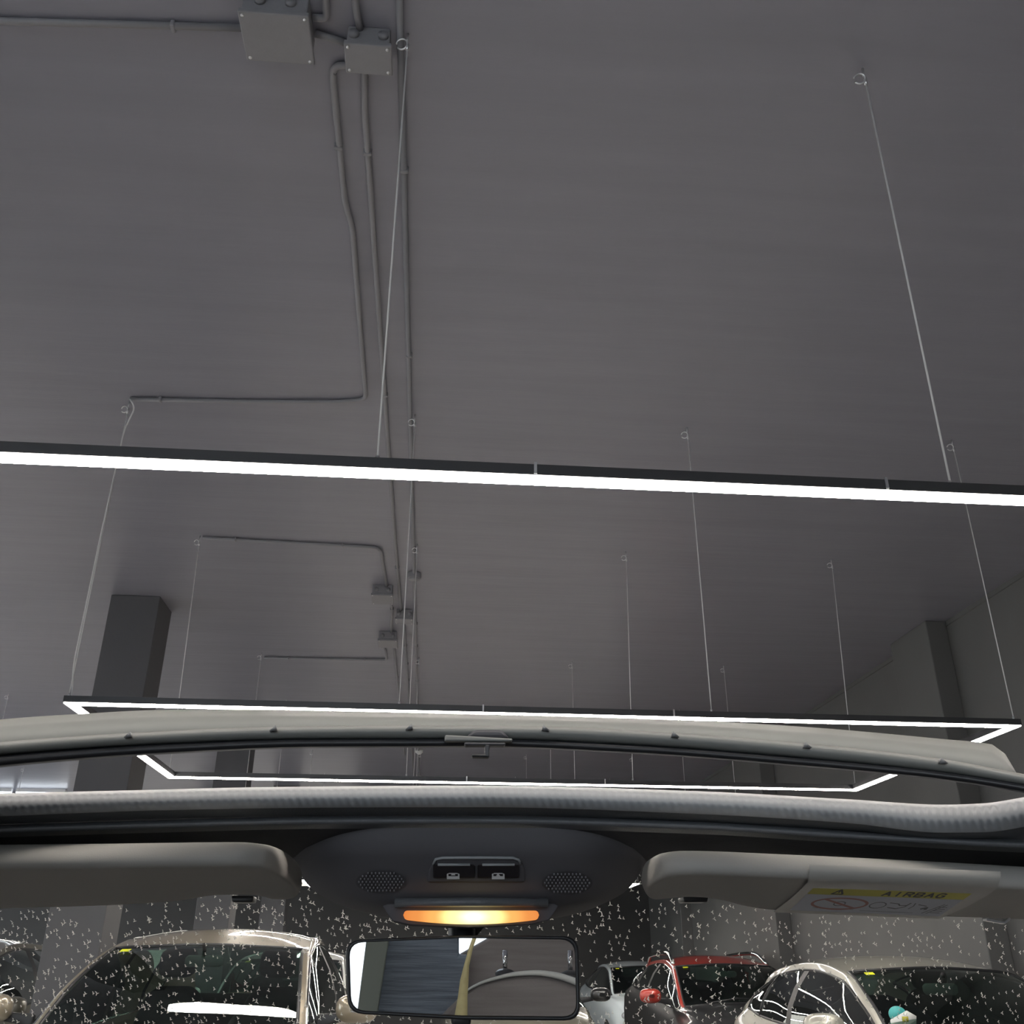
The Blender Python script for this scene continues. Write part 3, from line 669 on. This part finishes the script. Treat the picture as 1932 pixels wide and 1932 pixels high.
# --- windscreen with dried specks
wt = [(-260, 1625), (300, 1612), (900, 1608), (1500, 1616), (2220, 1650)]
wb = [(-260, 1934), (900, 1932), (2220, 1936)]
wl = [(-260, 2160), (900, 2150), (2220, 2165)]
def glassY(px, py): return dep(px, np.interp(py, [1600, 1932, 2160], [.935, 1.12, 1.30]), .07)
X = np.linspace(-260, 2220, 40); Yp = np.linspace(1612, 2150, 16)
scr = G().grid([[W(x, y, glassY(x, y)) for x in X] for y in Yp]).mk('windscreen', m_screen, OWN)
sp = G(); rnd = random.Random(11)
for k in range(3800):
    x, y = rnd.uniform(-150, 2080), rnd.uniform(1645, 2040)
    Y = glassY(x, y) + .004
    e = (W(x + 1, y, glassY(x + 1, y) + .004), W(x, y + 1, glassY(x, y + 1) + .004)); c = Vector(W(x, y, Y))
    U = Vector(e[0]) - c; V = Vector(e[1]) - c
    u0 = x / 1932.0
    r = rnd.uniform(1.9, 4.9) * (1.0 if u0 < .72 else .72)
    a0 = (-.2 if u0 < .25 else (.52 if u0 < .62 else 1.0)) + rnd.uniform(-.25, .25)
    nrm = U.cross(V).normalized() * .0006
    for q in range(3):
        a = a0 + q * 2.0944 + rnd.uniform(-.2, .2); rr = r * rnd.uniform(.6, 1.1); wd = 1.0
        d = U * math.cos(a) + V * math.sin(a); n = U * -math.sin(a) + V * math.cos(a)
        sp.add([c - n * wd * .9 + nrm * q, c + n * wd * .9 + nrm * q, c + d * rr + n * .3 + nrm * q, c + d * rr - n * .3 + nrm * q], [(0, 1, 2, 3)])
me = sp.mk('dirt_specks', m_speck, scr, kind='stuff', label='tiny pale dried specks all over the windscreen')
# --- sun visors
def yrear(px):
    return float(np.interp(px, [-170, 600, 1200, 1300, 1500, 1800, 2120], [1643, 1637, 1650, 1652, 1660, 1674, 1691]))
def visY(px, py): return .712 + (py - yrear(px)) * .0019
def visor(top, bot, x0, x1, label, flip=1):
    """padded slab: rounded section swept across the car, closing at the free end x1"""
    h = .0105; D = np.array([0, .011, .017]); D = D / np.linalg.norm(D) * h
    n = 64; t = np.linspace(0, 1, n); xs_ = x0 + (x1 - x0) * (1 - (1 - t)**2.2)
    yt = pchip(*zip(*sorted(top)), xs_); yb = pchip(*zip(*sorted(bot)), xs_)
    P = []
    for x, a, b in zip(xs_, yt, yb):
        e = min(1.0, abs(x1 - x) / 14.0); hh = math.sqrt(max(1e-4, 1 - (1 - e)**2))
        d = D * hh
        pts = [np.array(W(x, a + (b - a) * v, visY(x, a + (b - a) * v))) + D for v in np.linspace(0, 1, 9)]
        er = pts[0] - pts[1]; er = er / (np.linalg.norm(er) + 1e-9) * h * hh
        loop = [p - d for p in pts]
        loop += [pts[-1] - er * math.sin(q) * .6 - d * math.cos(q) for q in np.linspace(0, math.pi, 7)[1:-1]]
        loop += [p + d for p in pts[::-1]]
        loop += [pts[0] + er * math.sin(q) + d * math.cos(q) for q in np.linspace(0, math.pi, 11)[1:-1]]
        P.append([tuple(p) for p in loop + loop[:1]])
    return G().grid(P).mk('sun_visor', m_visor, OWN, label=label)
def dense(pts, n=8):
    P = [np.array(p, float) for p in pts]; out = []; m = len(P)
    for i in range(m):
        p0, p1, p2, p3 = P[i - 1], P[i], P[(i + 1) % m], P[(i + 2) % m]
        L = np.linalg.norm(p2 - p1); k = max(1, min(n, int(L / 6)))
        if L > 90: k = 1
        for q in range(k):
            t_ = q / k
            if k == 1: out.append(p1); continue
            out.append(.5 * (2 * p1 + (p2 - p0) * t_ + (2 * p0 - 5 * p1 + 4 * p2 - p3) * t_**2 + (3 * p1 - p0 - 3 * p2 + p3) * t_**3))
    return [tuple(p) for p in out]
vl = visor([(-170, 1644), (200, 1640), (440, 1637), (490, 1641), (523, 1651), (547, 1667), (560, 1680), (566, 1688)],
           [(-170, 1719), (0, 1714), (200, 1708), (330, 1700), (360, 1696), (395, 1690), (430, 1688), (470, 1688), (495, 1691), (512, 1696), (535, 1697), (556, 1694), (566, 1690)], -170, 566, 'plain dark sun visor on the left')
vr = visor([(1215, 1686), (1221, 1678), (1236, 1666), (1260, 1656), (1300, 1652), (1500, 1659), (1800, 1673), (2120, 1691)],
           [(1215, 1688), (1224, 1693), (1238, 1697), (1260, 1695), (1290, 1692), (1340, 1694), (1370, 1700), (1400, 1708), (1460, 1717), (1600, 1724), (1780, 1729), (1900, 1733), (2120, 1745)], 2120, 1215, 'dark sun visor on the right with an airbag warning label')
for vv, x0, x1, y0, y1 in ((vl, 436, 478, 1690, 1702), (vr, 1289, 1337, 1692, 1702)):
    G().prism([W(x, y, .86) for x, y in ((x0, y0), (x1, y0), (x1 - 2, y1), (x0 + 2, y1))], (0, .02, 0)).mk('visor_clip', m_rubber, vv, bevel=.001)
# label film wrapped over the edge of the right visor
L_ = [(1527, 1631), (1527, 1640), (1527, 1652), (1524, 1664), (1512, 1677), (1490, 1697), (1458, 1721)]
R_ = [(1888, 1644), (1888, 1653), (1886, 1664), (1880, 1677), (1862, 1690), (1824, 1711), (1772, 1734)]
YO = [(-.0012, .700), (-.0022, .6985), (-.0035, .7005), (-.0035, .7085), (-.0035, None), (-.0035, None), (-.0035, None)]
P = []
for (a, b, o_) in zip(L_, R_, YO):
    row = []
    for k in range(13):
        x, y = a[0] + (b[0] - a[0]) * k / 12, a[1] + (b[1] - a[1]) * k / 12
        row.append(W(x, y, visY(x, y) + o_[0] if o_[1] is None else o_[1]))
    P.append(row)
G().grid(P).mk('label_film', m_flap, vr, label='frosted film holding the warning label')
def decal(name, polys, lift, mat, parent, label=None):
    g = G()
    for p in polys:
        g.add([W(x, y, visY(x, y) - lift) for x, y in p], [tuple(range(len(p)))])
    return g.mk(name, mat, parent, smooth=False, label=label)
Q = [(1535, 1675), (1834, 1686), (1772, 1729), (1490, 1717)]
def qd(u, v):
    a = [Q[0][i] * (1 - u) + Q[1][i] * u for i in (0, 1)]; b = [Q[3][i] * (1 - u) + Q[2][i] * u for i in (0, 1)]
    return (a[0] * (1 - v) + b[0] * v, a[1] * (1 - v) + b[1] * v)
def qrect(u0, v0, u1, v1, n=8):
    return [[qd(u0 + (u1 - u0) * k / n, v0), qd(u0 + (u1 - u0) * (k + 1) / n, v0), qd(u0 + (u1 - u0) * (k + 1) / n, v1), qd(u0 + (u1 - u0) * k / n, v1)] for k in range(n)]
decal('label_white', [q for k in range(6) for q in qrect(0, .28 + .12 * k, 1, .40 + .12 * k)], .0045, m_white, vr, 'white label with pictograms')
decal('label_yellow', qrect(0, 0, 1, .27), .0045, m_yel, vr, 'yellow heading strip reading AIRBAG')
def stroke(pts, wd, asp=3.2):               # strokes in label u,v space (v squeezed by the tilt)
    out = []
    for a, b in zip(pts[:-1], pts[1:]):
        d = np.array([(b[0] - a[0]) * asp, b[1] - a[1]]); l = np.hypot(*d) + 1e-9; n = np.array([-d[1], d[0]]) / l * wd
        n = (n[0] / asp, n[1]); e = (d / l * wd * .5); e = (e[0] / asp, e[1])
        a2 = (a[0] - e[0], a[1] - e[1]); b2 = (b[0] + e[0], b[1] + e[1])
        out.append([qd(a2[0] + n[0], a2[1] + n[1]), qd(b2[0] + n[0], b2[1] + n[1]), qd(b2[0] - n[0], b2[1] - n[1]), qd(a2[0] - n[0], a2[1] - n[1])])
    return out
LET = {'A': [[(0, 1), (.5, 0), (1, 1)], [(.22, .62), (.78, .62)]], 'I': [[(.5, 0), (.5, 1)]], 'R': [[(0, 1), (0, 0), (.8, 0), (1, .25), (.8, .5), (0, .5)], [(.45, .5), (1, 1)]],
       'B': [[(0, 0), (0, 1), (.8, 1), (1, .75), (.8, .5), (0, .5)], [(.8, .5), (.95, .25), (.8, 0), (0, 0)]], 'G': [[(1, .15), (.7, 0), (.25, 0), (0, .3), (0, .7), (.25, 1), (.75, 1), (1, .8), (1, .52), (.6, .52)]]}
pol = []
for i, ch in enumerate('AIRBAG'):
    x0 = .47 + i * .068
    for s in LET[ch]:
        pol += stroke([(x0 + p[0] * .045, .055 + p[1] * .17) for p in s], .022)
decal('label_lettering', pol, .0052, m_blk, vr, 'black lettering AIRBAG')
decal('warning_triangle', stroke([(.15, .235), (.185, .04), (.22, .235), (.15, .235)], .02) + stroke([(.185, .10), (.185, .17)], .016), .0052, m_blk, vr)
ring_ = [(.27 + .175 * math.cos(a), .64 + .24 * math.sin(a)) for a in np.linspace(0, 2 * math.pi, 41)]
decal('prohibition_ring', stroke(ring_, .028) + stroke([(.27 - .12, .64 - .17), (.27 + .12, .64 + .17)], .03), .0052, m_red, vr, 'faded red prohibition ring')
pol = []
for c, s in ((.27, .7), (.52, 1.0)):
    pol += stroke([(c + .05 * s * math.cos(a), .64 + .13 * s * math.sin(a)) for a in np.linspace(0, 2 * math.pi, 17)], .012)
pol += stroke([(.58, .52), (.64, .55), (.66, .62), (.70, .60)], .014) + stroke([(.60, .72), (.66, .76), (.70, .66), (.71, .5)], .016) + stroke([(.74, .5), (.75, .62), (.74, .74)], .012) + stroke([(.77, .55), (.83, .60)], .014)
pol += stroke([(.82, .72), (.845, .66), (.85, .74)], .03) + stroke([(.86, .9), (.93, .5)], .012) + stroke([(.89, .9), (.95, .52)], .012)
for q in range(4): pol += stroke([(.91, .62 + q * .08), (.97, .62 + q * .08)], .010)
decal('pictogram', pol, .0052, m_grey, vr, 'grey pictograms')
decal('label_text', stroke([(.13, .86), (.40, .86)], .006) + stroke([(.45, .9), (.80, .9)], .006), .0052, m_grey, vr)
G().prism([W(x, y, .80) for x, y in ((1862, 1733), (1895, 1739), (1905, 1731), (1908, 1734), (1897, 1743), (1862, 1737))], (0, .006, 0)).mk('visor_bracket', m_steel, vr, smooth=False)
# --- overhead console
Lb = [(1562, 545), (1600, 545), (1640, 562), (1665, 577), (1685, 598), (1705, 634), (1722, 692), (1732, 735), (1740, 800)]
Rb = [(1562, 1240), (1600, 1236), (1640, 1212), (1665, 1196), (1685, 1176), (1705, 1138), (1722, 1094), (1732, 1050), (1740, 985)]
yy = np.array([1562, 1580, 1600, 1620, 1640, 1655, 1665, 1675, 1685, 1695, 1705, 1714, 1722, 1728, 1732, 1737, 1740])
xl = pchip([p[0] for p in Lb], [p[1] for p in Lb], yy); xr = pchip([p[0] for p in Rb], [p[1] for p in Rb], yy)
def conY(u, y): return np.interp(y, [1562, 1600, 1700, 1740], [.772, .775, .815, .84]) + .09 * abs(2 * u - 1)**5
P = [[W(a + (b - a) * u, y, conY(u, y)) for u in np.linspace(0, 1, 41)] for y, a, b in zip(yy, xl, xr)]
con = G().grid(P).mk('overhead_console', m_cons, OWN)
def con_at(px, py, lift=.0):
    a = float(pchip([p[0] for p in Lb], [p[1] for p in Lb], [py])[0]); b = float(pchip([p[0] for p in Rb], [p[1] for p in Rb], [py])[0])
    return W(px, py, float(conY((px - a) / (b - a), py)) - lift)
def cpris(name, poly, lift, th, mat, parent, **k):
    return G().prism([con_at(x, y, lift) for x, y in poly], (0, th, 0)).mk(name, mat, parent, smooth=False, **k)
fr_ = cpris('switch_panel', [(806, 1664), (990, 1664), (991, 1640), (984, 1622), (974, 1617), (830, 1617), (819, 1622), (808, 1640)], .004, .01, m_cons, con, bevel=.0018)
G().tube([con_at(x, y, .005) for x, y in ((818, 1630), (822, 1621), (834, 1618.5), (900, 1618), (968, 1618.5), (978, 1622), (982, 1630))], .0012, 6).mk('panel_edge', m_rib, fr_)
for x0, x1 in ((817, 896), (901, 980)):
    b = cpris('switch', [(x0, 1656), (x1, 1656), (x1, 1631), (x0, 1631)], .008, .006, m_btn, fr_, bevel=.001)
    G().tube([con_at(x0 + 9, 1631.5, .0085), con_at(x1 - 9, 1631.5, .0085)], .0011, 6).mk('switch_edge', m_rib, fr_)
for cx_, o_ in ((855, 0), (940, 1)):
    g = G()
    def ic(p): g.add([con_at(x, y, .0092) for x, y in p], [tuple(range(len(p)))])
    ic([(cx_ - 12, 1659), (cx_ + 12, 1659), (cx_ + 12, 1653), (cx_ - 12, 1653)])
    ic([(cx_ - 12, 1653), (cx_ - 9, 1653), (cx_ - 9, 1647.5), (cx_ - 12, 1649)]); ic([(cx_ + 9, 1653), (cx_ + 12, 1653), (cx_ + 12, 1649), (cx_ + 9, 1647.5)])
    ic([(cx_ - 9, 1649), (cx_ + 9, 1649), (cx_ + 8, 1647), (cx_ - 8, 1647)])
    if o_: ic([(cx_ - 4, 1653), (cx_ + 4, 1653), (cx_ + 1, 1649), (cx_ - 2, 1649)])
    else: ic([(cx_ - 4, 1651.5), (cx_ + 4, 1651.5), (cx_ + 3, 1648.5), (cx_ - 3, 1648.5)])
    g.mk('switch_symbol', m_icon, fr_, smooth=False, label='white roof symbol')
for cx_, cy_ in ((719, 1664), (1070, 1666)):
    b = G().add([con_at(cx_ + 48 * math.cos(a), cy_ + 22 * math.sin(a), .002) for a in np.linspace(0, 2 * math.pi, 28, endpoint=False)], [tuple(range(28))]).mk('speaker_grille', m_grill, con)
    g = G()
    for r_ in range(-3, 4):
        for c_ in range(-6, 7):
            dx, dy = c_ * 7 + (3.5 if r_ % 2 else 0), r_ * 5.5
            if (dx / 45)**2 + (dy / 20)**2 < 1:
                q = [con_at(cx_ + dx + 1.6 * math.cos(a), cy_ + dy + 2.3 * math.sin(a), .0035) for a in np.linspace(0, 2 * math.pi, 6, endpoint=False)]
                g.prism(q, (0, .001, 0))
    g.mk('grille_pip', m_dot, b, kind='stuff')
# --- reading lamp
lh = G().prism([W(x, y, .800) for x, y in ((722, 1709), (732, 1705), (1045, 1705), (1054, 1709), (1036, 1736), (1000, 1744), (885, 1750), (775, 1745), (740, 1738))], (0, .03, 0)).mk('reading_lamp', m_cons, con, bevel=.001, label='roof lamp, lit orange')
G().tube([W(745, 1703, .792), W(885, 1702, .788), W(1033, 1703, .792)], .0035, 8).mk('lamp_brow', m_vinyl, lh)
m_lens = bpy.data.materials.new('lit_lamp_lens'); m_lens.use_nodes = True
nt = m_lens.node_tree; nt.nodes.clear()
o_ = nt.nodes.new('ShaderNodeOutputMaterial'); e_ = nt.nodes.new('ShaderNodeEmission'); tc = nt.nodes.new('ShaderNodeTexCoord')
lc = W(893, 1730, .79)
sb = nt.nodes.new('ShaderNodeVectorMath'); sb.operation = 'SUBTRACT'; sb.inputs[1].default_value = (lc[0] - org(OWN)[0], lc[1], lc[2])
sc_ = nt.nodes.new('ShaderNodeVectorMath'); sc_.operation = 'MULTIPLY'; sc_.inputs[1].default_value = (17, 0, 40)
ln = nt.nodes.new('ShaderNodeVectorMath'); ln.operation = 'LENGTH'
rp = nt.nodes.new('ShaderNodeValToRGB'); rp.color_ramp.interpolation = 'EASE'
el = rp.color_ramp.elements
el[0].position = 0.0; el[0].color = (2.4, 2.1, 1.2, 1); el[1].position = 1.0; el[1].color = (.80, .22, .05, 1)
for p_, c_ in ((.28, (1.8, 1.3, .5, 1)), (.52, (1.1, .52, .14, 1)), (.75, (.90, .32, .08, 1))):
    q = el.new(p_); q.color = c_
nt.links.new(tc.outputs['Object'], sb.inputs[0]); nt.links.new(sb.outputs[0], sc_.inputs[0]); nt.links.new(sc_.outputs[0], ln.inputs[0])
nt.links.new(ln.outputs['Value'], rp.inputs[0]); nt.links.new(rp.outputs[0], e_.inputs[0]); e_.inputs[1].default_value = 1.0
nt.links.new(e_.outputs[0], o_.inputs[0])
P = []
n = 120
topy = lambda u: 1718.5 + (6 if u < .02 or u > .98 else 0)
for v_ in np.linspace(0, 1, 5):
    row = []
    for k in range(n + 1):
        u = k / n; x = 761 + (1017 - 761) * u
        ed = min(u, 1 - u) * 256 / 8.0; rd = 0 if ed >= 1 else 8 * (1 - math.sqrt(max(0, 1 - (1 - ed)**2)))
        yt = 1718 + rd; yb = 1735 + 9 * (1 - (2 * u - 1)**2) - rd
        row.append(W(x, yt + (yb - yt) * v_, .796 - .006 * math.sin(math.pi * (.15 + .7 * v_)) - (.0012 if k % 2 else 0)))
    P.append(row)
G().grid(P).mk('lamp_lens', m_lens, lh, smooth=False, label='ribbed glowing orange lens')
# --- rear view mirror
MC = np.array(W(872, 1845, .80))
din = MC - np.array([0, 0, HC]); din /= np.linalg.norm(din)
rout = np.array([.02, -1, -.13]); rout /= np.linalg.norm(rout)
MN = rout - din; MN /= np.linalg.norm(MN)
def onm(px, py, lift=0.0):
    r = ray(px, py); o = np.array([0, 0, HC]); c = MC + MN * lift
    k = ((c - o) @ MN) / (r @ MN)
    return o + r * k
def WM(px, py, Y):                          # where the line of sight bounced off the mirror meets depth Y
    p = onm(px, py); d = p - np.array([0, 0, HC]); d /= np.linalg.norm(d); r = d - 2 * (d @ MN) * MN
    return tuple(p + r * (Y - p[1]) / r[1])
def rr(pts, n=5, rad=22):
    out = []; m = len(pts)
    for i in range(m):
        a, b, c = (np.array(pts[k % m], float) for k in (i - 1, i, i + 1))
        p = b + (a - b) / np.linalg.norm(a - b) * rad; q = b + (c - b) / np.linalg.norm(c - b) * rad
        for k in range(n + 1):
            t_ = k / n; out.append(tuple(p * (1 - t_)**2 + b * 2 * t_ * (1 - t_) + q * t_ * t_))
    return out
OUT = [(651, 1774), (872, 1765), (1092, 1766), (1095, 1926), (872, 1924), (656, 1912)]
INN = [(659, 1779), (872, 1770), (1084, 1773), (1088, 1918), (872, 1916), (663, 1906)]
def rr6(P_, rad):
    return [q for i in range(6) for q in (rr(P_, 5, rad)[i * 6:(i + 1) * 6] if i in (0, 2, 3, 5) else [P_[i]])]
ro, ri = rr6(OUT, 30), rr6(INN, 27)
g = G()
A = [onm(x, y, .002) for x, y in ro]; B = [onm(x, y, .006) - (onm(x, y, .006) - MC) * .0 for x, y in ri]
cen = MC
def shr(P_, k, d): return [cen + (np.array(p) - cen) * k - MN * d for p in P_]
L4 = [[onm(x, y, .0015) for x, y in ri], [onm(x, y, .004) for x, y in [((a[0] + b[0]) / 2, (a[1] + b[1]) / 2) for a, b in zip(ro, ri)]], [onm(x, y, .001) for x, y in ro], shr([onm(x, y, 0) for x, y in ro], .985, .018), shr([onm(x, y, 0) for x, y in ro], .85, .034), shr([onm(x, y, 0) for x, y in ro], .3, .040)]
for q in L4: q.append(q[0])
g.grid(L4)
rm = g.mk('rear_view_mirror', m_rubber, OWN, label='rear view mirror in a black frame')
obj('mirror_glass', [onm(x, y, .001) for x, y in ri], [tuple(range(len(ri)))], m_mirror, rm, smooth=False)
sp0 = MC - MN * .03
G().tube([tuple(sp0), tuple(sp0 + np.array([.0, .02, .05])), W(884, 1735, .87)], [.012, .011, .016], 10).mk('mirror_stem', m_rubber, rm)
G().prism([tuple(onm(x, y, -.006)) for x, y in ((850, 1915), (890, 1916), (888, 1936), (852, 1935))], (0, .012, 0)).mk('dipping_lever', m_rubber, rm, bevel=.002)
# --- rear of the cabin, seen in the mirror: folded roof, rear seats, belt, pillar
YQ = -1.45
def panel(name, poly, Y, th, mat, parent, **k):
    return G().prism([WM(x, y, Y) for x, y in poly], (0, -th, 0)).mk(name, mat, parent, **k)
fr = panel('folded_roof', [(738, 1700), (866, 1700), (866, 1803), (884, 1803), (884, 1990), (700, 1990), (712, 1880)], YQ, .04, m_fabric, OWN, bevel=.006, smooth=False)
panel('folded_roof_side', [(866, 1803), (928, 1768), (960, 1700), (1420, 1690), (1420, 2150), (862, 2150), (872, 1830)], YQ - .03, .04, m_seat, fr, bevel=.006, smooth=False)
panel('rear_pillar', [(700, 1700), (745, 1700), (700, 1990), (664, 1990)], YQ + .06, .03, m_cpil, OWN, bevel=.004, smooth=False)
arc = [(830, 1919), (842, 1905), (858, 1890), (880, 1868), (905, 1854), (940, 1843), (975, 1836), (1010, 1834), (1045, 1838), (1090, 1852), (1200, 1890)]
X = [p[0] for p in arc]
xx = np.linspace(822, 1190, 34); ya = pchip([815] + X, [1940] + [p[1] for p in arc], xx)
g = G().prism([WM(x, y, -1.05) for x, y in zip(xx, ya)] + [WM(1190, 2100, -1.05), WM(822, 2100, -1.05)], (0, -.10, -.02))
st = g.mk('rear_seat', m_seat, OWN, bevel=.01, smooth=False)
xp = np.linspace(872, 1180, 30); yp = pchip(X, [p[1] for p in arc], xp)
G().tube([WM(x, y + 1.5, -1.045) for x, y in zip(xp, yp)], list(np.interp(xp, [872, 990, 1100, 1180], [.0025, .006, .009, .009])), 8).mk('seat_edge_sheen', m_seatedge, st)  # pale tube drawn as the sheen along the seat top
for x, y0_, y1_ in ((953, 1838, 1793), (1076, 1841, 1793)):
    a, b = WM(x, y0_, -1.12), WM(x, y1_, -1.12)
    G().tube([a, b], .0065, 10).mk('head_rest_post', m_chrome, st)
    G().ell(WM(x, y0_ - 1, -1.10), (.026, .03, .012)).mk('post_collar', m_rubber, st)
# front seats either side of the viewpoint, rear side panels
for sx in (-.37, .46):
    g = G().prism([(sx + a, -.20, z) for a, z in ((-.24, .5), (.24, .5), (.25, .85), (.2, 1.0), (.1, 1.04), (-.1, 1.04), (-.2, 1.0), (-.25, .85))], (0, -.13, -.03))
    g.mk('front_seat', m_seat, OWN, bevel=.04, seg=3)
    G().box((sx - .24, -.2, .4), (sx + .24, .33, .54)).mk('seat_cushion', m_seat, OWN, bevel=.04, seg=3)
for a in (-.74, .80):
    G().box((a - .02, -1.7, .2), (a + .02, -.75, .93)).mk('rear_side_panel', m_int, OWN, smooth=False, bevel=.01)
G().box((-.74, -1.75, .2), (.80, -1.68, .88)).mk('boot_wall', m_int, OWN, smooth=False)
bp = [(895, 1770), (888, 1790), (880, 1822), (876, 1850), (873, 1880), (869, 1925), (866, 1960)]; bw = [4, 4, 5, 8, 9, 13, 14]
g = G().grid([[WM(x - w_, y, -.98) for (x, y), w_ in zip(bp, bw)], [WM(x + w_, y, -.98) for (x, y), w_ in zip(bp, bw)]])
g.mk('seat_belt', m_belt, OWN, solid=.002, label='yellowish seat belt webbing')
